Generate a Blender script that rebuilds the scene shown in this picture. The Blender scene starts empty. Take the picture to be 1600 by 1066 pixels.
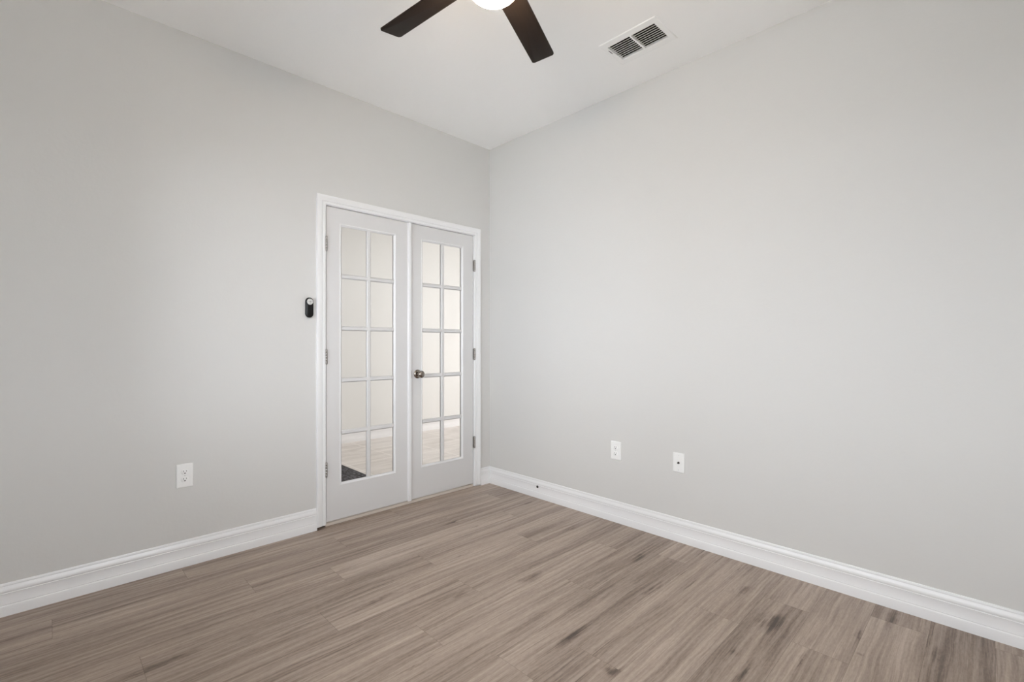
import bpy, bmesh, math, random
from mathutils import Vector, Matrix
random.seed(7)
S = bpy.context.scene
COL = S.collection

# ------------------------------------------------------------------ camera
FPX = 740.6
cam_d = bpy.data.cameras.new('camera')
cam_d.sensor_fit = 'HORIZONTAL'
cam_d.sensor_width = 36.0
cam_d.lens = 36.0 * FPX / 1600.0
cam_d.shift_y = 5.2 / 1600.0
cam_d.clip_start = 0.02
cam = bpy.data.objects.new('camera', cam_d)
COL.objects.link(cam)
cam.location = (-2.667, -2.976, 1.1625)
cam.rotation_euler = (math.radians(90), 0, -math.radians(44.56))
S.camera = cam

# ------------------------------------------------------------------ colour management
S.view_settings.view_transform = 'Standard'
S.view_settings.look = 'None'
S.view_settings.gamma = 1.0
S.view_settings.exposure = 0.03
S.view_settings.use_curve_mapping = False
S.cycles.max_bounces = 14
S.cycles.diffuse_bounces = 8
S.cycles.transparent_max_bounces = 12
S.cycles.use_denoising = True
S.cycles.caustics_reflective = False
S.cycles.caustics_refractive = False

# ------------------------------------------------------------------ sky and lights
SKY = 8.8
SUN = 12.0
HALL_W = 24.0
FAN_E = 72.0
FILL_W = 0.0
W = bpy.data.worlds.new('sky')
S.world = W
W.use_nodes = True
bg = W.node_tree.nodes['Background']
bg.inputs['Color'].default_value = (0.87, 0.93, 1.0, 1)
# bright overcast sky, brightest to the south where the sun stands behind the cloud
_nt = W.node_tree
_g = _nt.nodes.new('ShaderNodeNewGeometry')
_d = _nt.nodes.new('ShaderNodeVectorMath')
_d.operation = 'DOT_PRODUCT'
_d.inputs[1].default_value = (0.10, 0.995, 0.0)     # 'Incoming' points back along the view ray
_p = _nt.nodes.new('ShaderNodeMath')
_p.operation = 'POWER'
_p.use_clamp = True
_p.inputs[1].default_value = 5.0
_c = _nt.nodes.new('ShaderNodeMath')
_c.operation = 'MAXIMUM'
_c.inputs[1].default_value = 0.0
_m = _nt.nodes.new('ShaderNodeMath')
_m.operation = 'MULTIPLY_ADD'
_m.inputs[1].default_value = SKY * 1.0
_m.inputs[2].default_value = SKY
_nt.links.new(_g.outputs['Incoming'], _d.inputs[0])
_nt.links.new(_d.outputs['Value'], _c.inputs[0])
_nt.links.new(_c.outputs[0], _p.inputs[0])
_nt.links.new(_p.outputs[0], _m.inputs[0])
_nt.links.new(_m.outputs[0], bg.inputs['Strength'])
# high veiled sun: lights the ground outside, kept off the glass by the eaves
_sl = bpy.data.lights.new('sun', 'SUN')
_sl.energy = SUN
_sl.angle = math.radians(4)
_sl.color = (1.0, 0.98, 0.95)
_so = bpy.data.objects.new('sun', _sl)
COL.objects.link(_so)
_so.rotation_euler = (math.radians(20), math.radians(-8), 0)


RW, RD, RH = 3.05, 3.46, 2.80          # room: x -RW..0, y -RD..0
WIN_FILL = (-2.66, -1.62, 0.69, 2.12)      # fill window added to the unseen back wall: x0, x1, z0, z1
WIN = (-3.36, -0.60, 0.69, 2.12)       # window in the west wall: y0, y1, z0, z1


def area(name, loc, rot, sx, sy, power, color=(1, 1, 1), portal=False):
    l = bpy.data.lights.new(name, 'AREA')
    l.shape = 'RECTANGLE'
    l.size, l.size_y = sx, sy
    l.energy = power
    l.color = color
    if portal:
        l.cycles.is_portal = True
    o = bpy.data.objects.new(name, l)
    COL.objects.link(o)
    o.location = loc
    o.rotation_euler = rot
    return o


# the window opening guides sampling of the sky (portal: emits nothing)
area('window_portal', (-RW - 0.16, (WIN[0] + WIN[1]) / 2, (WIN[2] + WIN[3]) / 2), (0, -math.pi / 2, 0),
     WIN[3] - WIN[2], WIN[1] - WIN[0], 1.0, portal=True)
area('window_portal', ((WIN_FILL[0] + WIN_FILL[1]) / 2, -RD - 0.14, (WIN_FILL[2] + WIN_FILL[3]) / 2), (math.pi / 2, 0, 0),
     WIN_FILL[1] - WIN_FILL[0], WIN_FILL[3] - WIN_FILL[2], 1.0, portal=True)
# added overhead fill that brightens the hallway, no known lamp there
area('hall_top_fill', (0.6, 0.75, 2.78), (0, 0, 0), 3.4, 0.9, HALL_W, (0.96, 0.97, 1.0))
# added side fill that lifts the hallway wall and baseboard, no opening there
area('hall_side_fill', (2.4, 0.22, 0.95), (math.radians(84), 0, math.radians(22)), 2.6, 1.7, 64.0, (1.0, 0.965, 0.965))


# ------------------------------------------------------------------ helpers
def srgb(r, g, b):
    f = lambda c: (c / 255 / 12.92) if c / 255 <= 0.04045 else ((c / 255 + 0.055) / 1.055) ** 2.4
    return (f(r), f(g), f(b), 1.0)


def link(o, parent=None):
    COL.objects.link(o)
    if parent is not None:
        o.parent = parent
    return o


def obj(name, bm, mat, parent=None, smooth=False, loc=None, bevel=None, sharp=35):
    bmesh.ops.recalc_face_normals(bm, faces=bm.faces[:])
    me = bpy.data.meshes.new(name)
    bm.to_mesh(me)
    bm.free()
    for m in (mat if isinstance(mat, (list, tuple)) else [mat]):
        me.materials.append(m)
    if smooth:
        for p in me.polygons:
            p.use_smooth = True
        me.set_sharp_from_angle(angle=math.radians(sharp))
    o = link(bpy.data.objects.new(name, me), parent)
    if loc:
        o.location = loc
    if bevel:
        b = o.modifiers.new('bevel', 'BEVEL')
        b.width = bevel
        b.segments = 2
        b.limit_method = 'ANGLE'
        b.angle_limit = math.radians(40)
    return o


def tag(o, label, cat, group=None, kind=None):
    o['label'] = label
    o['category'] = cat
    if group:
        o['group'] = group
    if kind:
        o['kind'] = kind
    return o


def struct(o, label=None, cat=None):
    o['kind'] = 'structure'
    if label:
        o['label'] = label
        o['category'] = cat
    return o


def empty(name, loc, rz=0.0):
    o = bpy.data.objects.new(name, None)
    o.empty_display_size = 0.05
    COL.objects.link(o)
    o.location = loc
    o.rotation_euler = (0, 0, rz)
    return o


def box(bm, x0, x1, y0, y1, z0, z1, mi=0):
    vs = [bm.verts.new(p) for p in ((x0, y0, z0), (x1, y0, z0), (x1, y1, z0), (x0, y1, z0),
                                    (x0, y0, z1), (x1, y0, z1), (x1, y1, z1), (x0, y1, z1))]
    for f in ((3, 2, 1, 0), (4, 5, 6, 7), (0, 1, 5, 4), (1, 2, 6, 5), (2, 3, 7, 6), (3, 0, 4, 7)):
        bm.faces.new([vs[i] for i in f]).material_index = mi


def loft(bm, rings, cap=True, closed=True):
    """join rings (lists of points with equal count)"""
    R = [[bm.verts.new(p) for p in r] for r in rings]
    n = len(R[0])
    for a, b in zip(R, R[1:]):
        for i in range(n if closed else n - 1):
            j = (i + 1) % n
            bm.faces.new((a[i], a[j], b[j], b[i]))
    if cap:
        bm.faces.new(R[0][::-1])
        bm.faces.new(R[-1])


def lathe(bm, prof, n=40, M=None):
    """prof: (r, z) from bottom to top around z; M optional matrix"""
    prev = None
    for r, z in prof:
        if r < 1e-6:
            ring = [bm.verts.new((0, 0, z))]
        else:
            ring = [bm.verts.new((r * math.cos(2 * math.pi * i / n), r * math.sin(2 * math.pi * i / n), z)) for i in range(n)]
        if M is not None:
            for v in ring:
                v.co = M @ v.co
        if prev:
            if len(prev) == 1 and len(ring) > 1:
                for i in range(n):
                    bm.faces.new((prev[0], ring[i], ring[(i + 1) % n]))
            elif len(ring) == 1 and len(prev) > 1:
                for i in range(n):
                    bm.faces.new((prev[i], prev[(i + 1) % n], ring[0]))
            elif len(ring) > 1:
                for i in range(n):
                    j = (i + 1) % n
                    bm.faces.new((prev[i], prev[j], ring[j], ring[i]))
        else:
            if len(ring) > 1:
                bm.faces.new(ring[::-1])
        prev = ring
    if len(prev) > 1:
        bm.faces.new(prev)


# axis of a lathe turned to point out of the wall (local -Y)
OUT = Matrix.Rotation(math.radians(90), 4, 'X')


def rrect(w, h, r, n=6):
    pts = []
    for cx, cz, a0 in ((w / 2 - r, h / 2 - r, 0), (-w / 2 + r, h / 2 - r, 90), (-w / 2 + r, -h / 2 + r, 180), (w / 2 - r, -h / 2 + r, 270)):
        for k in range(n + 1):
            a = math.radians(a0 + 90 * k / n)
            pts.append((cx + r * math.cos(a), cz + r * math.sin(a)))
    return pts


def pad(bm, w, h, r, layers, cx=0, cz=0):
    """rounded plate standing on the wall; layers: (inset, y)"""
    rings = []
    for ins, y in layers:
        rings.append([(cx + x, y, cz + z) for x, z in rrect(w - 2 * ins, h - 2 * ins, max(r - ins, 0.0004))])
    loft(bm, rings)


# ------------------------------------------------------------------ materials
def mat(name, color, rough=0.5, metal=0.0, spec=0.5, bump=None, coat=0.0):
    m = bpy.data.materials.new(name)
    m.use_nodes = True
    nt = m.node_tree
    b = nt.nodes['Principled BSDF']
    b.inputs['Base Color'].default_value = color
    b.inputs['Roughness'].default_value = rough
    b.inputs['Metallic'].default_value = metal
    b.inputs['Specular IOR Level'].default_value = spec
    b.inputs['Coat Weight'].default_value = coat
    if bump:
        scale, strength, dist = bump
        tc = nt.nodes.new('ShaderNodeTexCoord')
        n = nt.nodes.new('ShaderNodeTexNoise')
        n.inputs['Scale'].default_value = scale
        n.inputs['Detail'].default_value = 3
        bp = nt.nodes.new('ShaderNodeBump')
        bp.inputs['Strength'].default_value = strength
        bp.inputs['Distance'].default_value = dist
        nt.links.new(tc.outputs['Object'], n.inputs['Vector'])
        nt.links.new(n.outputs['Fac'], bp.inputs['Height'])
        nt.links.new(bp.outputs['Normal'], b.inputs['Normal'])
    return m


M_wall = mat('wall_paint', srgb(209, 208, 205), 0.62, bump=(55, 0.12, 0.004), spec=0.3)
M_hallwall = mat('hall_paint', srgb(227, 227, 224), 0.6, spec=0.3)
M_ceil = mat('ceiling_paint', srgb(249, 249, 248), 0.9, bump=(45, 0.15, 0.004), spec=0.2)
M_trim = mat('white_trim_paint', srgb(232, 232, 232), 0.34)
M_door = mat('white_door_paint', srgb(213, 212, 211), 0.38)
M_plate = mat('white_plastic', srgb(236, 236, 234), 0.3)
M_dark = mat('dark_void', srgb(22, 21, 20), 0.8)
M_black = mat('black_plastic', srgb(8, 8, 8), 0.3, spec=0.3)
M_greypad = mat('pale_rubber', srgb(205, 205, 202), 0.5)
M_padmark = mat('pad_print', srgb(105, 105, 104), 0.6)
M_nickel = mat('brushed_nickel', srgb(146, 138, 130), 0.16, metal=1.0)
M_hinge = mat('satin_hinge_metal', srgb(164, 160, 155), 0.3, metal=1.0)
M_slot = mat('socket_dark', srgb(45, 44, 42), 0.6)
M_duct = mat('duct_lining', srgb(14, 13, 12), 0.9)
M_vent = mat('vent_enamel', srgb(246, 246, 245), 0.5)
M_bronze = mat('fan_bronze', srgb(44, 38, 34), 0.42, metal=0.4)
M_thresh = mat('marble_sill', srgb(206, 196, 184), 0.35, bump=(30, 0.1, 0.002))
M_ground = mat('grey_ground', srgb(158, 160, 161), 0.95)  # neutral grey, set for the light it bounces onto the ceiling
M_bounce = mat('pale_bounce', srgb(228, 230, 233), 0.9)  # pale surface added to bounce light in through the back wall
M_stucco = mat('stucco', srgb(214, 206, 192), 0.9)
M_alu = mat('window_frame_white', srgb(232, 232, 232), 0.4)


def blade_material():
    m = mat('espresso_blade', srgb(40, 33, 29), 0.5, spec=0.1)
    nt = m.node_tree
    b = nt.nodes['Principled BSDF']
    tc = nt.nodes.new('ShaderNodeTexCoord')
    mp = nt.nodes.new('ShaderNodeMapping')
    mp.inputs['Scale'].default_value = (4, 90, 20)
    n = nt.nodes.new('ShaderNodeTexNoise')
    n.inputs['Scale'].default_value = 1
    n.inputs['Detail'].default_value = 5
    r = nt.nodes.new('ShaderNodeValToRGB')
    r.color_ramp.elements[0].color = srgb(37, 30, 26)
    r.color_ramp.elements[1].color = srgb(46, 38, 33)
    nt.links.new(tc.outputs['Object'], mp.inputs['Vector'])
    nt.links.new(mp.outputs['Vector'], n.inputs['Vector'])
    nt.links.new(n.outputs['Fac'], r.inputs['Fac'])
    nt.links.new(r.outputs['Color'], b.inputs['Base Color'])
    return m


M_blade = blade_material()


def glass_material(name, tint=(0.985, 0.983, 0.985, 1)):
    m = bpy.data.materials.new(name)
    m.use_nodes = True
    nt = m.node_tree
    nt.nodes.clear()
    out = nt.nodes.new('ShaderNodeOutputMaterial')
    mix = nt.nodes.new('ShaderNodeMixShader')
    tr = nt.nodes.new('ShaderNodeBsdfTransparent')
    tr.inputs['Color'].default_value = tint
    gl = nt.nodes.new('ShaderNodeBsdfGlossy')
    gl.inputs['Roughness'].default_value = 0.02
    fr = nt.nodes.new('ShaderNodeFresnel')
    fr.inputs['IOR'].default_value = 1.45
    nt.links.new(fr.outputs[0], mix.inputs[0])
    nt.links.new(tr.outputs[0], mix.inputs[1])
    nt.links.new(gl.outputs[0], mix.inputs[2])
    nt.links.new(mix.outputs[0], out.inputs['Surface'])
    return m


M_glass = glass_material('clear_glass')


def globe_material():
    m = bpy.data.materials.new('lit_opal_glass')
    m.use_nodes = True
    b = m.node_tree.nodes['Principled BSDF']
    b.inputs['Base Color'].default_value = srgb(245, 240, 232)
    b.inputs['Roughness'].default_value = 0.3
    b.inputs['Emission Color'].default_value = (1.0, 0.79, 0.57, 1)
    b.inputs['Emission Strength'].default_value = FAN_E
    return m


M_globe = globe_material()


def N(nt, kind, **kw):
    n = nt.nodes.new(kind)
    for k, v in kw.items():
        if k == 'op':
            n.operation = v
        elif k.startswith('i') and k[1:].isdigit():
            n.inputs[int(k[1:])].default_value = v
        else:
            setattr(n, k, v)
    return n


KNOTS = [  # x, y, half length, half width, darkness
    (-0.94, -1.36, 0.075, 0.030, 0.75), (-0.50, -2.32, 0.085, 0.045, 0.95), (-0.81, -2.29, 0.035, 0.018, 0.8),
    (-0.61, -1.84, 0.070, 0.016, 0.7), (-0.31, -2.15, 0.055, 0.018, 0.75), (-1.18, -1.80, 0.11, 0.020, 0.75),
    (-2.37, -0.86, 0.12, 0.018, 0.9), (-0.48, -2.62, 0.016, 0.012, 0.7), (-1.55, -0.62, 0.10, 0.016, 0.6),
    (-1.30, -1.24, 0.05, 0.014, 0.8), (-0.75, -0.50, 0.09, 0.014, 0.6), (-2.60, -0.42, 0.10, 0.012, 0.6),
    (-0.30, -1.10, 0.09, 0.02, 0.55), (-0.36, -1.62, 0.07, 0.02, 0.55), (-1.95, -0.98, 0.10, 0.013, 0.7),
    (-1.225, -2.02, 0.03, 0.03, 0.8), (-0.10, -2.68, 0.12, 0.02, 0.5), (-1.62, -1.02, 0.16, 0.014, 0.7),
]
_kr = random.Random(5)
for _i in range(16):
    KNOTS.append((_kr.uniform(-2.6, -0.1), _kr.uniform(-2.9, -0.25), _kr.uniform(0.03, 0.09), _kr.uniform(0.006, 0.012), _kr.uniform(0.5, 0.85)))


def floor_material():
    m = bpy.data.materials.new('vinyl_oak_plank')
    m.use_nodes = True
    nt = m.node_tree
    L = nt.links.new
    b = nt.nodes['Principled BSDF']
    tc = N(nt, 'ShaderNodeTexCoord')
    at = N(nt, 'ShaderNodeAttribute', attribute_name='plank')
    off = N(nt, 'ShaderNodeVectorMath', op='MULTIPLY')
    off.inputs[1].default_value = (41.0, 23.0, 17.0)
    L(at.outputs['Color'], off.inputs[0])
    p = N(nt, 'ShaderNodeVectorMath', op='ADD')
    L(tc.outputs['Object'], p.inputs[0])
    L(off.outputs[0], p.inputs[1])

    def noise(scale, detail, rough=0.55, dist=0.0, src=p):
        mp = N(nt, 'ShaderNodeMapping')
        mp.inputs['Scale'].default_value = scale
        L(src.outputs[0], mp.inputs['Vector'])
        n = N(nt, 'ShaderNodeTexNoise')
        n.inputs['Scale'].default_value = 1.0
        n.inputs['Detail'].default_value = detail
        n.inputs['Roughness'].default_value = rough
        n.inputs['Distortion'].default_value = dist
        L(mp.outputs[0], n.inputs['Vector'])
        return n.outputs['Fac']

    # gentle warp so that the grain wanders
    wmap = N(nt, 'ShaderNodeMapping')
    wmap.inputs['Scale'].default_value = (2.2, 5.0, 1)
    L(p.outputs[0], wmap.inputs['Vector'])
    wn = N(nt, 'ShaderNodeTexNoise')
    wn.inputs['Scale'].default_value = 1.0
    wn.inputs['Detail'].default_value = 2
    L(wmap.outputs[0], wn.inputs['Vector'])
    wsub = N(nt, 'ShaderNodeVectorMath', op='MULTIPLY_ADD')
    wsub.inputs[1].default_value = (0.0, 0.030, 0.0)
    wsub.inputs[2].default_value = (0.0, -0.015, 0.0)
    L(wn.outputs['Color'], wsub.inputs[0])
    pw = N(nt, 'ShaderNodeVectorMath', op='ADD')
    L(p.outputs[0], pw.inputs[0])
    L(wsub.outputs[0], pw.inputs[1])

    def math_(op, a, bb, clamp=False):
        n = N(nt, 'ShaderNodeMath', op=op, use_clamp=clamp)
        for i, s in enumerate((a, bb)):
            if isinstance(s, (int, float)):
                n.inputs[i].default_value = s
            else:
                L(s, n.inputs[i])
        return n.outputs[0]

    def rng(v, a, c, lo=0.0, hi=1.0):
        n = N(nt, 'ShaderNodeMapRange', interpolation_type='SMOOTHSTEP')
        n.inputs[1].default_value = a
        n.inputs[2].default_value = c
        n.inputs[3].default_value = lo
        n.inputs[4].default_value = hi
        L(v, n.inputs[0])
        return n.outputs[0]

    broad = noise((0.8, 12, 1), 4, 0.55, 0.2, pw)
    streak = noise((1.5, 58, 1), 5, 0.68, 0.25, pw)
    fibre = noise((14, 330, 1), 3, 0.65, 0.0, pw)
    speck = noise((42, 150, 1), 3, 0.7, 0.0, p)
    blot = noise((2.6, 7, 1), 3, 0.5, 0.6, p)
    # base tone 0..1
    t = math_('MULTIPLY', rng(broad, 0.25, 0.75), 0.34)
    t = math_('ADD', t, math_('MULTIPLY', rng(streak, 0.28, 0.70), 0.40))
    t = math_('ADD', t, math_('MULTIPLY', fibre, 0.28))
    t = math_('ADD', t, math_('MULTIPLY', blot, 0.16))
    t = math_('ADD', t, math_('MULTIPLY', math_('SUBTRACT', speck, 0.5), 0.42))
    sep = N(nt, 'ShaderNodeSeparateColor')
    L(at.outputs['Color'], sep.inputs[0])
    t = math_('ADD', t, math_('MULTIPLY', math_('SUBTRACT', sep.outputs[2], 0.5), 0.12))
    # thin dark cracks of grain
    crack = noise((1.3, 60, 1), 4, 0.6, 0.35, pw)
    cr = rng(crack, 0.36, 0.25)
    gate = rng(noise((1.3, 6, 1), 2, 0.5, 0.0, p), 0.50, 0.62)
    t = math_('SUBTRACT', t, math_('MULTIPLY', math_('MULTIPLY', cr, gate), 0.60))
    # knots
    kn = noise((22, 34, 1), 4, 0.6, 0.0, tc) if False else None
    kw = N(nt, 'ShaderNodeTexNoise')
    kw.inputs['Scale'].default_value = 16
    kw.inputs['Detail'].default_value = 4
    L(tc.outputs['Object'], kw.inputs['Vector'])
    kws = N(nt, 'ShaderNodeVectorMath', op='MULTIPLY_ADD')
    kws.inputs[1].default_value = (0.12, 0.04, 0)
    kws.inputs[2].default_value = (-0.06, -0.02, 0)
    L(kw.outputs['Color'], kws.inputs[0])
    kp = N(nt, 'ShaderNodeVectorMath', op='ADD')
    L(tc.outputs['Object'], kp.inputs[0])
    L(kws.outputs[0], kp.inputs[1])
    tot = None
    for (x, y, a, c, d) in KNOTS:
        s = N(nt, 'ShaderNodeVectorMath', op='SUBTRACT')
        s.inputs[1].default_value = (x, y, 0)
        L(kp.outputs[0], s.inputs[0])
        q = N(nt, 'ShaderNodeVectorMath', op='MULTIPLY')
        q.inputs[1].default_value = (1 / a, 1 / c, 0)
        L(s.outputs[0], q.inputs[0])
        ln = N(nt, 'ShaderNodeVectorMath', op='LENGTH')
        L(q.outputs[0], ln.inputs[0])
        v = rng(ln.outputs['Value'], 1.5, 0.0, 0.0, d)
        tot = v if tot is None else math_('MAXIMUM', tot, v)
    kfib = math_('ADD', 0.18, math_('MULTIPLY', rng(streak, 0.68, 0.34), 1.05))
    t = math_('SUBTRACT', t, math_('MULTIPLY', math_('MULTIPLY', tot, kfib), 0.55), True)
    ramp = N(nt, 'ShaderNodeValToRGB')
    cr_ = ramp.color_ramp
    cr_.elements[0].position = 0.0
    cr_.elements[0].color = srgb(74, 61, 52)
    cr_.elements[1].position = 1.0
    cr_.elements[1].color = srgb(190, 174, 160)
    for pos, c in ((0.25, (111, 95, 84)), (0.5, (146, 129, 116)), (0.75, (169, 152, 138))):
        e = cr_.elements.new(pos)
        e.color = srgb(*c)
    L(t, ramp.inputs[0])
    L(ramp.outputs[0], b.inputs['Base Color'])
    L(rng(t, 0.2, 0.9, 0.46, 0.36), b.inputs['Roughness'])
    b.inputs['Specular IOR Level'].default_value = 0.6
    bp = N(nt, 'ShaderNodeBump')
    bp.inputs['Strength'].default_value = 0.25
    bp.inputs['Distance'].default_value = 0.001
    L(fibre, bp.inputs['Height'])
    L(bp.outputs[0], b.inputs['Normal'])
    return m


M_floor = floor_material()
M_gap = mat('plank_gap', srgb(72, 62, 54), 0.8)


def tile_material():
    m = bpy.data.materials.new('travertine_look_tile')
    m.use_nodes = True
    nt = m.node_tree
    L = nt.links.new
    b = nt.nodes['Principled BSDF']
    tc = N(nt, 'ShaderNodeTexCoord')
    mp = N(nt, 'ShaderNodeMapping')
    mp.inputs['Scale'].default_value = (2.2, 9, 1)
    L(tc.outputs['Object'], mp.inputs[0])
    n = N(nt, 'ShaderNodeTexNoise')
    n.inputs['Scale'].default_value = 1.0
    n.inputs['Detail'].default_value = 5
    n.inputs['Distortion'].default_value = 0.8
    L(mp.outputs[0], n.inputs['Vector'])
    r = N(nt, 'ShaderNodeValToRGB')
    r.color_ramp.elements[0].position = 0.3
    r.color_ramp.elements[0].color = srgb(196, 189, 182)
    r.color_ramp.elements[1].position = 0.7
    r.color_ramp.elements[1].color = srgb(224, 218, 212)
    L(n.outputs['Fac'], r.inputs[0])
    br = N(nt, 'ShaderNodeTexBrick', offset=0.0)
    br.inputs['Scale'].default_value = 1.0
    br.inputs['Brick Width'].default_value = 0.5
    br.inputs['Row Height'].default_value = 0.5
    br.inputs['Mortar Size'].default_value = 0.006
    br.inputs['Mortar Smooth'].default_value = 0.1
    mp2 = N(nt, 'ShaderNodeMapping')
    mp2.inputs['Location'].default_value = (0.088, 0.13, 0)
    L(tc.outputs['Object'], mp2.inputs[0])
    L(mp2.outputs[0], br.inputs['Vector'])
    br.inputs['Mortar'].default_value = srgb(232, 227, 221)
    L(r.outputs[0], br.inputs['Color1'])
    L(r.outputs[0], br.inputs['Color2'])
    L(br.outputs['Color'], b.inputs['Base Color'])
    b.inputs['Roughness'].default_value = 0.35
    return m


M_tile = tile_material()


def doormat_material():
    m = mat('ribbed_mat', srgb(58, 58, 62), 0.95)
    nt = m.node_tree
    L = nt.links.new
    b = nt.nodes['Principled BSDF']
    tc = N(nt, 'ShaderNodeTexCoord')
    ck = N(nt, 'ShaderNodeTexVoronoi')
    ck.inputs['Scale'].default_value = 38
    L(tc.outputs['Object'], ck.inputs['Vector'])
    r = N(nt, 'ShaderNodeValToRGB')
    r.color_ramp.elements[0].position = 0.15
    r.color_ramp.elements[0].color = srgb(108, 108, 114)
    r.color_ramp.elements[1].position = 0.6
    r.color_ramp.elements[1].color = srgb(34, 34, 38)
    L(ck.outputs['Distance'], r.inputs[0])
    L(r.outputs[0], b.inputs['Base Color'])
    return m


M_mat = doormat_material()

# ================================================================== SETTING
DX0, DX1, DZ1 = -1.412, -0.158, 2.062       # rough door opening in wall_left
WT = 0.12

bm = bmesh.new()
box(bm, -RW, -1.4585, 0, WT, 0, RH)
box(bm, -1.4585, DX0, 0, WT, 0.018, RH)
box(bm, -1.4585, DX0, 0.035, WT, 0, 0.018)
box(bm, DX1, 0.12, 0, WT, 0, RH)
box(bm, DX0, DX1, 0, WT, DZ1, RH)
struct(obj('wall_left', bm, M_wall), 'pale grey painted wall with the white french doors', 'wall')
bm = bmesh.new()
box(bm, 0, 0.12, -RD - 0.12, 0, 0, RH)
struct(obj('wall_right', bm, M_wall), 'pale grey painted wall with an outlet and a cable plate', 'wall')
bm = bmesh.new()
x0, x1, z0, z1 = WIN_FILL
box(bm, -RW - 0.16, x0, -RD - 0.12, -RD, 0, RH)
box(bm, x1, 0, -RD - 0.12, -RD, 0, RH)
box(bm, x0, x1, -RD - 0.12, -RD, 0, z0)
box(bm, x0, x1, -RD - 0.12, -RD, z1, RH)
struct(obj('wall_back', bm, M_wall))
bm = bmesh.new()
y0, y1, z0, z1 = WIN
box(bm, -RW - 0.16, -RW, -RD, y0, 0, RH)
box(bm, -RW - 0.16, -RW, y1, 0.12, 0, RH)
box(bm, -RW - 0.16, -RW, y0, y1, 0, z0)
box(bm, -RW - 0.16, -RW, y0, y1, z1, RH)
struct(obj('wall_window', bm, M_wall))

# ceiling with the duct opening of the register
VX0, VX1, VY0, VY1 = -0.464, -0.300, -1.768, -1.482
bm = bmesh.new()
xs = (-RW - 0.16, VX0, VX1, 0.12)
ys = (-RD - 0.12, VY0, VY1, 0.12)
for i in range(3):
    for j in range(3):
        if (i, j) != (1, 1):
            box(bm, xs[i], xs[i + 1], ys[j], ys[j + 1], RH, RH + 0.1)
bmesh.ops.remove_doubles(bm, verts=bm.verts[:], dist=1e-5)
struct(obj('ceiling', bm, M_ceil), 'flat off-white painted ceiling', 'ceiling')

# floor: vinyl planks laid parallel to the door wall
PW, PL = 0.1865, 1.2135
bm = bmesh.new()
lay = bm.loops.layers.float_color.new('plank')
rnd = random.Random(11)
row_off = {0: 0.010, 1: -0.607, 2: -0.003, 3: -0.36, 4: -0.83, 5: -0.25, 6: 0.004, 7: 0.602, 8: -0.31, 9: -0.588, 10: -0.15, 11: -0.75,
           -1: -0.40, -2: -0.75, -3: -0.22, -4: -0.95, -5: -0.5}
G = 0.0003
for k in range(-5, 16):
    ya = -0.743 - k * PW
    yb = ya - PW
    ya, yb = min(ya, 0.02), max(yb, -RD)
    if ya <= yb:
        continue
    x = row_off.get(k, rnd.uniform(-1, 0)) + 2 * PL
    while x > -RW:
        xa, xb = max(x - PL, -RW), min(x, 0.0)
        if xb > xa + 1e-4:
            vs = [bm.verts.new(q) for q in ((xa + G, yb + G, 0), (xb - G, yb + G, 0), (xb - G, ya - G, 0), (xa + G, ya - G, 0))]
            f = bm.faces.new(vs)
            c = (rnd.random(), rnd.random(), rnd.random(), 1)
            for lp in f.loops:
                lp[lay] = c
        x -= PL
vs = [bm.verts.new(q) for q in ((-RW, -RD, -0.0015), (0, -RD, -0.0015), (0, 0.06, -0.0015), (-RW, 0.06, -0.0015))]
f = bm.faces.new(vs)
f.material_index = 1
box(bm, -RW, 0, -RD, 0.06, -0.1, -0.004, 1)
struct(obj('floor', bm, [M_floor, M_gap]), 'grey brown oak look plank floor', 'floor')

# baseboards --------------------------------------------------------
BB = [(0, 0), (0.0165, 0), (0.0165, 0.036), (0.0150, 0.042), (0.0118, 0.046), (0.0128, 0.049), (0.0118, 0.053), (0.0098, 0.066),
      (0.0092, 0.080), (0.0100, 0.090), (0.0112, 0.0945), (0.0090, 0.097), (0.0108, 0.101), (0.0112, 0.106), (0.0088, 0.115),
      (0.0062, 0.121), (0.0050, 0.125), (0.0058, 0.127), (0.0056, 0.132), (0.0040, 0.136), (0, 0.137)]


def baseboard(name, a, b, d, label=None, mitre=(0, 0)):
    """a,b: floor points on the wall; d: unit vector into the room; mitre: +1 at an inside corner"""
    a, b, d = Vector((*a, 0)), Vector((*b, 0)), Vector((*d, 0))
    t = (b - a).normalized()
    bm = bmesh.new()
    r0 = [tuple(a + d * q + t * q * mitre[0] + Vector((0, 0, z))) for q, z in BB]
    r1 = [tuple(b + d * q - t * q * mitre[1] + Vector((0, 0, z))) for q, z in BB]
    loft(bm, [r0, r1])
    return struct(obj(name, bm, M_trim, smooth=True, sharp=24), label, 'baseboard' if label else None)


baseboard('baseboard_left', (-RW, 0), (-1.4585, 0), (0, -1), 'white moulded baseboard below the door wall', (1, 0))
baseboard('baseboard_corner', (-0.1095, 0), (0, 0), (0, -1), 'short white baseboard between door casing and corner', (0, 1))
baseboard('baseboard_right', (0, 0), (0, -RD), (-1, 0), 'long white moulded baseboard with a small cable hole', (1, 1))
baseboard('baseboard_back', (0, -RD), (-RW, -RD), (0, 1), None, (1, 1))
baseboard('baseboard_window', (-RW, -RD), (-RW, 0), (1, 0), None, (1, 1))

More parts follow.
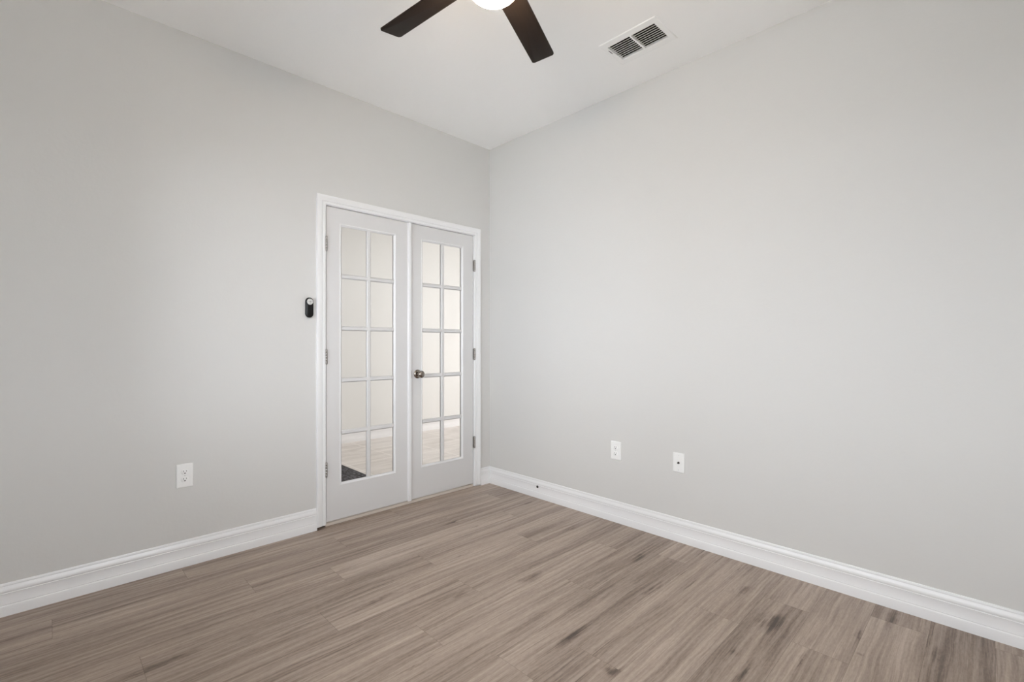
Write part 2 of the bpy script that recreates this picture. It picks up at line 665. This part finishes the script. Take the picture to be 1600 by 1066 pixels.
# door casing, jamb, sill -------------------------------------------
CI0, CI1, CZ = -1.4015, -0.1685, 2.052
CP = [(0, 0), (0, 0.0085), (0.004, 0.0105), (0.016, 0.0108), (0.019, 0.0070), (0.022, 0.0108), (0.036, 0.0150), (0.044, 0.0168), (0.052, 0.0172), (0.056, 0.0160), (0.057, 0.0130), (0.057, 0)]
bm = bmesh.new()
loft(bm, [[(CI0 - w, -d, 0.016) for w, d in CP], [(CI0 - w, -d, CZ + w) for w, d in CP],
          [(CI1 + w, -d, CZ + w) for w, d in CP], [(CI1 + w, -d, 0.013) for w, d in CP]])
struct(obj('trim_1', bm, M_trim, smooth=True, sharp=24), 'white moulded casing around the french doors', 'door casing')
bm = bmesh.new()
box(bm, DX0, -1.3955, 0, WT, 0.019, 2.0485)
box(bm, -0.1755, DX1, 0, WT, 0.004, 2.0485)
box(bm, DX0, DX1, 0, WT, 2.0485, DZ1)
box(bm, -1.3955, -1.381, 0.045, 0.08, 0.02, 2.0485)
box(bm, -0.190, -0.1755, 0.045, 0.08, 0.02, 2.0485)
box(bm, -1.381, -0.190, 0.045, 0.08, 2.034, 2.0485)
struct(obj('trim_2', bm, M_trim), 'white door jamb lining', 'door jamb')
bm = bmesh.new()
box(bm, -1.3955, -0.1755, 0.006, WT, 0, 0.019)
struct(obj('trim_3', bm, M_thresh, bevel=0.003), 'pale stone sill under the french doors', 'door sill')


# ------------------------------------------------------------------ french doors
def door_leaf(name, x0, x1, gx0, gx1, hinge_x, label, hinge_zs, astragal=None):
    root = empty(name, (x0, 0, 0))
    struct(root, label, 'door')
    fy, by, gy = 0.003, 0.038, 0.0140
    zb, zt = 0.030, 2.0445
    gz0, gz1 = 0.263, 1.931
    o = 0.015
    w = x1 - x0
    a0, a1 = gx0 - x0, gx1 - x0                     # glass extent in local x
    ox0, ox1, oz0, oz1 = a0 - o, a1 + o, gz0 - o, gz1 + o
    bm = bmesh.new()
    # stiles and rails as one clean slab with an opening
    def ring(y, pts):
        return [(x, y, z) for x, z in pts]
    out = [(0, zb), (w, zb), (w, zt), (0, zt)]
    hole = [(ox0, oz0), (ox1, oz0), (ox1, oz1), (ox0, oz1)]
    V = {}
    for nm, y, pts in (('of', fy, out), ('hf', fy, hole), ('ob', by, out), ('hb', by, hole)):
        V[nm] = [bm.verts.new(q) for q in ring(y, pts)]
    for i in range(4):
        j = (i + 1) % 4
        bm.faces.new((V['of'][i], V['of'][j], V['hf'][j], V['hf'][i]))
        bm.faces.new((V['ob'][i], V['ob'][j], V['hb'][j], V['hb'][i]))
        bm.faces.new((V['of'][i], V['of'][j], V['ob'][j], V['ob'][i]))
        bm.faces.new((V['hf'][i], V['hf'][j], V['hb'][j], V['hb'][i]))
    obj('leaf_frame', bm, M_door, root)
    # sloped glazing bead around the opening, front and back
    bm = bmesh.new()
    prof = [(0, fy - 0.0015), (0.003, fy - 0.0028), (0.006, fy - 0.0010), (0.0085, fy + 0.0015), (o, gy - 0.0025), (o, gy + 0.0025), (0.009, by - 0.0035), (0.006, by + 0.001), (0.003, by + 0.0028), (0, by + 0.0015)]
    rings = []
    for (sx, sz, cx, cz) in ((1, 1, ox0, oz0), (-1, 1, ox1, oz0), (-1, -1, ox1, oz1), (1, -1, ox0, oz1)):
        rings.append([(cx + sx * q, y, cz + sz * q) for q, y in prof])
    loft(bm, rings + [rings[0]], cap=False)
    bmesh.ops.remove_doubles(bm, verts=bm.verts[:], dist=1e-6)
    obj('glazing_bead', bm, M_trim, root, smooth=True, sharp=30)  # lighter paint than the leaf, stands in for light caught by the bevels
    # muntins
    mw = 0.0155
    mp = [(-mw, gy - 0.0025), (-0.0115, fy + 0.0038), (-0.0085, fy + 0.0008), (0.0085, fy + 0.0008), (0.0115, fy + 0.0038), (mw, gy - 0.0025),
          (mw, gy + 0.0025), (0.005, by - 0.001), (-0.005, by - 0.001), (-mw, gy + 0.0025)]
    cxm = (a0 + a1) / 2
    bm = bmesh.new()
    loft(bm, [[(cxm + q, y, gz0) for q, y in mp], [(cxm + q, y, gz1) for q, y in mp]])
    obj('muntin', bm, M_door, root, smooth=True, sharp=30)
    rh = (gz1 - gz0 - 4 * 2 * mw) / 5
    for k in range(1, 5):
        zc = gz0 + k * rh + (2 * k - 1) * mw
        bm = bmesh.new()
        loft(bm, [[(a0, y + 0.0005, zc + q * 0.98) for q, y in mp], [(a1, y + 0.0005, zc + q * 0.98) for q, y in mp]])
        obj('muntin', bm, M_door, root, smooth=True, sharp=30)
    for k in range(5):
        z0 = gz0 + k * (rh + 2 * mw)
        for xa, xb in ((a0, cxm - mw), (cxm + mw, a1)):
            bm = bmesh.new()
            box(bm, xa, xb, gy - 0.0015, gy + 0.0015, z0, z0 + rh)
            obj('pane', bm, M_glass, root)
    # hinges: leaf plates in the gap, knuckle barrel proud of the face
    hx = hinge_x - x0
    s = 1 if hx < w / 2 else -1
    for zc in hinge_zs:
        bm = bmesh.new()
        for k in range(5):
            za = zc - 0.0445 + k * 0.0178
            lathe(bm, [(0.0070, za + 0.0004), (0.0076, za + 0.001), (0.0076, za + 0.0168), (0.0070, za + 0.0174)], 16,
                  Matrix.Translation((hx, -0.0065, 0)))
        h = obj('hinge', bm, M_hinge, root, smooth=True, sharp=50)
        bm = bmesh.new()
        box(bm, hx - 0.0012, hx + 0.0012, -0.004, 0.030, zc - 0.0445, zc + 0.0445)
        box(bm, hx, hx + s * 0.011, 0.0012, 0.0032, zc - 0.0445, zc + 0.0445)
        obj('hinge_leaf', bm, M_hinge, h)
        bm = bmesh.new()
        for za, q in ((zc + 0.0445, 1), (zc - 0.0445, -1)):
            lathe(bm, [(0.0074, 0), (0.0074, 0.0015), (0.004, 0.004), (0, 0.005)], 14,
                  Matrix.Translation((hx, -0.0065, za)) @ (Matrix.Identity(4) if q > 0 else Matrix.Rotation(math.pi, 4, 'X')))
        obj('hinge_tip', bm, M_hinge, h, smooth=True)
    if astragal:
        bm = bmesh.new()
        p0, p1 = astragal[0] - x0, astragal[1] - x0
        ap = [(p0, fy), (p0, -0.004), (p0 + 0.003, -0.0095), (p0 + 0.006, -0.0115), (p1 - 0.006, -0.0115), (p1 - 0.003, -0.0105), (p1, -0.007), (p1, fy - 0.0005)]
        loft(bm, [[(x, y, 0.026) for x, y in ap], [(x, y, 2.043) for x, y in ap]])
        obj('astragal', bm, M_trim, root, smooth=True, sharp=30)
    return root


HZ = (0.364, 1.083, 1.803)
d1 = door_leaf('door_1', -1.3915, -0.7845, -1.288, -0.907, -1.3965, 'white ten-pane french door leaf without a knob', HZ, astragal=(-0.797, -0.769))
d2 = door_leaf('door_2', -0.7815, -0.1795, -0.664, -0.297, -0.1715, 'white ten-pane french door leaf with a nickel knob', HZ)


def door_knob(root, x, z):
    bx = x - root.location.x
    k = empty('door_knob', (bx, 0.003, z))
    k.parent = root
    bm = bmesh.new()
    lathe(bm, [(0.0325, 0), (0.0325, 0.002), (0.031, 0.005), (0.026, 0.008), (0.017, 0.0105), (0.0135, 0.011)], 40, OUT)
    obj('rose', bm, M_nickel, k, smooth=True)
    bm = bmesh.new()
    lathe(bm, [(0.0125, 0.010), (0.0115, 0.020), (0.0125, 0.026), (0.019, 0.031), (0.0245, 0.038), (0.0268, 0.046), (0.0258, 0.054),
               (0.0215, 0.061), (0.0140, 0.0655), (0.006, 0.0672), (0, 0.0675)], 40, OUT)
    obj('knob', bm, M_nickel, k, smooth=True)
    return k


door_knob(d2, -0.711, 0.9435)
bm = bmesh.new()
pad(bm, 0.006, 0.057, 0.002, [(0, 0.0), (0, -0.0012), (0.0005, -0.0016)])
obj('latch_plate', bm, M_nickel, d2, loc=(-0.764 - d2.location.x, 0.0025, 0.9435))

# ------------------------------------------------------------------ hallway beyond the doors
HX0, HX1, HY = -2.7, 4.6, 2.385
bm = bmesh.new()
box(bm, HX0, HX1, HY, HY + 0.12, 0, RH)
struct(obj('wall_hall', bm, M_hallwall), 'cream white hallway wall seen through the door panes', 'wall')
bm = bmesh.new()
box(bm, HX0 - 0.12, HX0, WT, HY + 0.12, 0, RH)
struct(obj('wall_hall_west', bm, M_hallwall))
bm = bmesh.new()
box(bm, HX1, HX1 + 0.12, WT, HY + 0.12, 0, RH)
struct(obj('wall_hall_east', bm, M_hallwall))
bm = bmesh.new()
box(bm, 0.12, HX1, 0, WT, 0, RH)
struct(obj('wall_hall_south', bm, M_hallwall))
bm = bmesh.new()
box(bm, HX0 - 0.12, HX1 + 0.12, WT, HY + 0.12, RH, RH + 0.1)
struct(obj('ceiling_hall', bm, M_ceil))
bm = bmesh.new()
box(bm, HX0 - 0.12, HX1 + 0.12, 0.06, HY + 0.12, -0.1, 0.0)
struct(obj('floor_hall', bm, M_tile), 'pale beige tile floor of the hallway', 'floor')
baseboard('baseboard_hall', (HX1, HY), (HX0, HY), (0, -1), 'white baseboard along the hallway wall')

# door mat in the hallway
bm = bmesh.new()
pts = rrect(0.80, 1.25, 0.03)
loft(bm, [[(x * s, y * s, z) for x, y in pts] for z, s in ((0.0, 1.0), (0.006, 1.0), (0.009, 0.992))])
t = empty('door_mat', (-1.045, 1.10, 0.0))
tag(t, 'dark grey ribbed mat on the hallway tiles behind the lowest door pane', 'mat')
obj('mat_pile', bm, M_mat, t)
bm = bmesh.new()
o_, i_ = rrect(0.815, 1.265, 0.036), rrect(0.78, 1.23, 0.02)
loft(bm, [[(x, y, 0.0005) for x, y in o_], [(x, y, 0.006) for x, y in o_], [(x, y, 0.0098) for x, y in i_], [(x, y, 0.0005) for x, y in i_]], cap=False)
obj('mat_border', bm, mat('rubber_edge', srgb(44, 44, 47), 0.8), t)


# ================================================================== THINGS
# ceiling fan -------------------------------------------------------
fan = empty('ceiling_fan', (-1.546, -1.743, 0))
tag(fan, 'dark bronze five-blade ceiling fan with a lit white glass bowl', 'ceiling fan')
bm = bmesh.new()
lathe(bm, [(0.020, 2.722), (0.030, 2.724), (0.055, 2.745), (0.066, 2.775), (0.068, 2.80)])
obj('canopy', bm, M_bronze, fan, smooth=True)
bm = bmesh.new()
lathe(bm, [(0.0127, 2.60), (0.0127, 2.73)], 20)
obj('downrod', bm, M_bronze, fan, smooth=True)
bm = bmesh.new()
lathe(bm, [(0.070, 2.487), (0.092, 2.490), (0.099, 2.500), (0.100, 2.560), (0.094, 2.582), (0.070, 2.600), (0.030, 2.612), (0.024, 2.635), (0.016, 2.640)])
obj('motor_housing', bm, M_bronze, fan, smooth=True)
bm = bmesh.new()
lathe(bm, [(0.060, 2.452), (0.064, 2.453), (0.064, 2.466), (0.058, 2.472), (0.052, 2.480), (0.052, 2.488)])
obj('light_fitter', bm, M_bronze, fan, smooth=True)
bm = bmesh.new()
GR, GZ, GD = 0.0915, 2.422, 0.052
gp = [(0, GZ - GD)]
for k in range(1, 13):
    a = math.pi / 2 * k / 12
    gp.append((GR * math.sin(a), GZ - GD * math.cos(a)))
for k in range(1, 9):
    a = math.pi / 2 * k / 8
    gp.append((0.060 + (GR - 0.060) * math.cos(a), GZ + 0.034 * math.sin(a)))
gp.append((0.0, GZ + 0.034))
lathe(bm, gp, 56)
obj('light_globe', bm, M_globe, fan, smooth=True)['label'] = 'glowing white glass bowl'


def blade_mesh(bm):
    r0, r1 = 0.150, 0.592
    w0, w1 = 0.050, 0.0535
    cr = 0.013
    pts = [(r0 + 0.012, -w0), ]
    pts = [(r0, -w0 + 0.012), (r0 + 0.012, -w0)]
    for k in range(6):
        a = -math.pi / 2 + math.pi / 2 * k / 5
        pts.append((r1 - cr + cr * math.cos(a), -w1 + cr + cr * math.sin(a)))
    for k in range(6):
        a = math.pi / 2 * k / 5
        pts.append((r1 - cr + cr * math.cos(a), w1 - cr + cr * math.sin(a)))
    pts += [(r0 + 0.012, w0), (r0, w0 - 0.012)]
    cx = (r0 + r1) / 2
    rings = []
    for z, ins in ((-0.0042, 0.0022), (-0.0030, 0.0), (0.0030, 0.0), (0.0042, 0.0015)):
        rings.append([(cx + (x - cx) * (1 - ins / 0.22), y * (1 - ins / 0.053), z) for x, y in pts])
    loft(bm, rings)


for i in range(5):
    ang = math.radians(24.3 + 72.05 * i)
    M = Matrix.Rotation(ang, 4, 'Z') @ Matrix.Translation((0, 0, 2.5)) @ Matrix.Rotation(math.radians(-11), 4, 'X')
    bm = bmesh.new()
    blade_mesh(bm)
    b = obj('blade', bm, M_blade, fan, smooth=True, sharp=30)
    b.matrix_local = M
    bm = bmesh.new()
    pts = [(0.070, -0.016), (0.120, -0.014), (0.150, -0.030), (0.205, -0.026), (0.215, 0), (0.205, 0.026), (0.150, 0.030), (0.120, 0.014), (0.070, 0.016)]
    loft(bm, [[(x, y, 0.0042) for x, y in pts], [(x, y, 0.0082) for x, y in pts]])
    for sx, sy in ((0.165, -0.016), (0.165, 0.016), (0.198, 0)):
        lathe(bm, [(0.005, 0.008), (0.005, 0.0098), (0.003, 0.0108), (0, 0.011)], 12, Matrix.Translation((sx, sy, 0)))
    obj('blade_bracket', bm, M_bronze, b)

# ceiling register --------------------------------------------------
vent = empty('air_vent', (-0.382, -1.625, RH))
tag(vent, 'white slatted air supply vent in the ceiling near the corner', 'air vent')
vx, vy = -0.382, -1.625
fx, fy_ = 0.1215, 0.1690
ix, iy = 0.0785, 0.1400
bm = bmesh.new()
rings = []
for hx_, hy_, z in ((fx, fy_, 0.0), (fx, fy_, -0.002), (fx - 0.004, fy_ - 0.004, -0.0042), (ix + 0.003, iy + 0.003, -0.0048), (ix, iy, -0.0042), (ix, iy, 0.012), (ix + 0.003, iy + 0.003, 0.012), (ix + 0.003, iy + 0.003, 0.0)):
    rings.append([(-hx_, -hy_, z), (hx_, -hy_, z), (hx_, hy_, z), (-hx_, hy_, z)])
loft(bm, rings + [rings[0]], cap=False)
bmesh.ops.remove_doubles(bm, verts=bm.verts[:], dist=1e-6)
obj('vent_frame', bm, M_vent, vent)
bm = bmesh.new()
box(bm, -ix, ix, -0.0045, 0.0045, -0.0044, 0.010)
obj('divider', bm, M_vent, vent)
NS = 9
for sgn in (-1, 1):
    bm = bmesh.new()
    ya, yb = sorted((sgn * 0.0045, sgn * iy))
    pitch = 2 * ix / NS
    for k in range(NS + 1):
        xc = -ix + k * pitch
        # thin slat, leaning
        p = [(xc - 0.0004, -0.0040), (xc + 0.0012, -0.0044), (xc + 0.0062, 0.0028), (xc + 0.0054, 0.0032)]
        p = [(min(max(x, -ix), ix), z) for x, z in p]
        if p[2][0] - p[0][0] < 0.002:
            continue
        loft(bm, [[(x, ya, z) for x, z in p], [(x, yb, z) for x, z in p]])
    obj('louvre_bank', bm, M_vent, vent)
bm = bmesh.new()
ox, oy = 0.0815, 0.1425
for z_ in (0.10,):
    box(bm, -ox, ox, -oy, oy, 0.13, 0.135)
    box(bm, -ox - 0.003, -ox, -oy, oy, 0.0122, 0.135)
    box(bm, ox, ox + 0.003, -oy, oy, 0.0122, 0.135)
    box(bm, -ox, ox, -oy - 0.003, -oy, 0.0122, 0.135)
    box(bm, -ox, ox, oy, oy + 0.003, 0.0122, 0.135)
obj('duct_boot', bm, M_duct, vent)
bm = bmesh.new()
box(bm, -0.052, -0.016, iy + 0.0085, iy + 0.0105, -0.0068, -0.004)
obj('damper_lever', bm, M_slot, vent)


# outlets -----------------------------------------------------------
def wall_plate(root, w, h, t=0.0062):
    bm = bmesh.new()
    pad(bm, w, h, 0.004, [(0, 0), (0, -0.0022), (0.0012, -0.0044), (0.0038, -t), (0.0060, -t - 0.0002)])
    return obj('wall_plate', bm, M_plate, root, smooth=True, sharp=50)


def screw(root, x, z, y, r=0.0033, m=None):
    bm = bmesh.new()
    lathe(bm, [(r, 0), (r, 0.0006), (r * 0.7, 0.0012), (0, 0.0014)], 16, Matrix.Translation((x, y, z)) @ OUT)
    s = obj('screw', bm, m or M_plate, root, smooth=True)
    bm = bmesh.new()
    box(bm, x - r * 0.8, x + r * 0.8, y - 0.00155, y - 0.0010, z - 0.0004, z + 0.0004)
    obj('screw_slot', bm, M_slot, s)


def outlet(loc, rz, label, w=0.076, h=0.124):
    t = empty('wall_outlet', loc, rz)
    tag(t, label, 'outlet', 'white duplex wall outlets')
    wall_plate(t, w, h)
    for s in (1, -1):
        cz = s * 0.0195
        bm = bmesh.new()
        # round face with flattened top and bottom
        ring = []
        for k in range(36):
            a = 2 * math.pi * k / 36
            ring.append((0.0172 * math.cos(a), max(-0.0138, min(0.0138, 0.0172 * math.sin(a)))))
        loft(bm, [[(x, -0.0060, cz + z) for x, z in ring], [(x, -0.0078, cz + z) for x, z in ring], [(x * 0.95, -0.0084, cz + z * 0.95) for x, z in ring]])
        rc = obj('receptacle', bm, M_plate, t, smooth=True, sharp=40)
        for x, hh in ((-0.0064, 0.0080), (0.0064, 0.0066)):
            bm = bmesh.new()
            box(bm, x - 0.0011, x + 0.0011, -0.00865, -0.0080, cz + 0.0045 - hh / 2, cz + 0.0045 + hh / 2)
            obj('slot', bm, M_slot, rc)
        bm = bmesh.new()
        lathe(bm, [(0.0031, 0.0080), (0.0031, 0.00865)], 16, Matrix.Translation((0, 0, cz - 0.0066)) @ OUT)
        obj('ground_hole', bm, M_dark, rc)
    screw(t, 0, 0, -0.0063)
    return t


outlet((-2.146, 0, 0.475), 0, 'white duplex outlet on the wall beside the french doors', 0.076, 0.124)
outlet((0, -1.2415, 0.4665), -math.pi / 2, 'white duplex outlet beside the single-socket cable plate', 0.077, 0.120)

t = empty('cable_plate', (0, -1.674, 0.4635), -math.pi / 2)
tag(t, 'white wall plate with one round cable socket in its middle', 'cable plate')
wall_plate(t, 0.072, 0.115)
bm = bmesh.new()
lathe(bm, [(0.0075, 0.0060), (0.0075, 0.0085), (0.0070, 0.0090)], 6, OUT)
obj('socket_nut', bm, M_nickel, t)
bm = bmesh.new()
lathe(bm, [(0.0047, 0.0085), (0.0047, 0.0165), (0.0040, 0.0172), (0.0034, 0.0172), (0.0034, 0.010), (0, 0.010)], 20, OUT)
sk = obj('socket_barrel', bm, M_slot, t, smooth=True, sharp=40)
screw(t, 0, 0.0415, -0.0063)
screw(t, 0, -0.0415, -0.0063)

# cable grommet in the baseboard
t = empty('cable_grommet', (-0.0099, -0.553, 0.083), -math.pi / 2)
tag(t, 'tiny dark round cable hole in the white baseboard near the corner', 'grommet')
bm = bmesh.new()
lathe(bm, [(0.0105, 0), (0.0105, 0.0016), (0.0085, 0.0026), (0.0062, 0.0020), (0.0058, 0.0006), (0.0056, 0.0004)], 28, OUT)
obj('grommet_ring', bm, M_slot, t, smooth=True)
bm = bmesh.new()
lathe(bm, [(0.0058, 0.0004), (0.0058, 0.0010)], 20, OUT)
obj('cable_hole', bm, M_dark, t)

# fan remote on the wall --------------------------------------------
t = empty('remote_control', (-1.5035, 0, 1.3895))
t.scale = (1.0, 0.8, 1.0)
tag(t, 'black rounded remote control with a pale round button pad beside the door', 'remote control')
bm = bmesh.new()
RWd, RHt = 0.049, 0.125
pad(bm, RWd, RHt, 0.0244, [(0.006, 0), (0.006, -0.004), (0.0010, -0.005), (0, -0.009), (0, -0.015), (0.0015, -0.0195), (0.0045, -0.0225), (0.0085, -0.0238), (0.014, -0.0243)])
obj('body', bm, M_black, t, smooth=True, sharp=60)
bm = bmesh.new()
lathe(bm, [(0.0185, 0.0225), (0.0185, 0.0250), (0.0172, 0.0258), (0.0090, 0.0262), (0, 0.0262)], 40, Matrix.Translation((0.0005, 0, 0.0365)) @ OUT)
bp_ = obj('button_pad', bm, M_greypad, t, smooth=True)
bp_['label'] = 'pale grey round button pad'
for k in range(4):
    a = k * math.pi / 2
    bm = bmesh.new()
    cx, cz = 0.0005 + 0.0115 * math.cos(a), 0.0365 + 0.0115 * math.sin(a)
    q = [(cx + 0.0028 * math.cos(a + d), cz + 0.0028 * math.sin(a + d)) for d in (0, 2.1, 4.2)]
    loft(bm, [[(x, -0.0258, z) for x, z in q], [(x, -0.0266, z) for x, z in q]])
    obj('arrow_mark', bm, M_padmark, bp_)
bm = bmesh.new()
lathe(bm, [(0.0046, 0.0258), (0.0046, 0.0268), (0.0038, 0.0270), (0.0034, 0.0262)], 24, Matrix.Translation((0.0005, 0, 0.0365)) @ OUT)
obj('centre_button', bm, M_padmark, bp_)

# ================================================================== window and outside (behind the camera)
def window(name, loc, rz, y0, y1, z0, z1):
    """local x points into the room, the opening runs along local y"""
    win = empty(name, loc, rz)
    struct(win)
    fw = 0.045
    bm = bmesh.new()
    box(bm, -0.11, -0.07, y0, y0 + fw, z0, z1)
    box(bm, -0.11, -0.07, y1 - fw, y1, z0, z1)
    box(bm, -0.11, -0.07, y0 + fw, y1 - fw, z0, z0 + fw)
    box(bm, -0.11, -0.07, y0 + fw, y1 - fw, z1 - fw, z1)
    ym = (y0 + y1) / 2
    box(bm, -0.11, -0.07, ym - 0.03, ym + 0.03, z0 + fw, z1 - fw)
    obj('window_frame', bm, M_alu, win)
    for a, b_ in ((y0 + fw, ym - 0.03), (ym + 0.03, y1 - fw)):
        bm = bmesh.new()
        box(bm, -0.092, -0.088, a, b_, z0 + fw, z1 - fw)
        obj('pane', bm, M_glass, win)
    bm = bmesh.new()
    box(bm, -0.07, 0.03, y0 - 0.03, y1 + 0.03, z0 - 0.02, z0 + 0.001)
    obj('window_sill', bm, M_trim, win, bevel=0.003)


window('window_1', (-RW, 0, 0), 0, *WIN)
window('fill_window', (0, -RD, 0), math.pi / 2, -WIN_FILL[1], -WIN_FILL[0], WIN_FILL[2], WIN_FILL[3])  # added opening, lets soft fill onto the door wall and ceiling

bm = bmesh.new()
box(bm, -40, -RW - 0.17, -RD - 0.13, 30, -0.4, -0.2)
struct(obj('ground', bm, M_ground))
bm = bmesh.new()
box(bm, -40, 30, -40, -RD - 0.13, -0.4, -0.15)
struct(obj('bounce_slab', bm, M_bounce))  # unseen slab added as a bounce surface for upward fill
bm = bmesh.new()
box(bm, -RW - 1.45, 1.0, -RD - 1.3, -RD - 0.13, 2.45, 2.6)
struct(obj('sky_blocker', bm, M_stucco))  # unseen slab added to cut the south sky at the back wall
bm = bmesh.new()
box(bm, -RW - 1.45, -RW - 0.17, -RD - 0.13, 1.2, 2.45, 2.6)
struct(obj('roof_eave', bm, M_stucco))
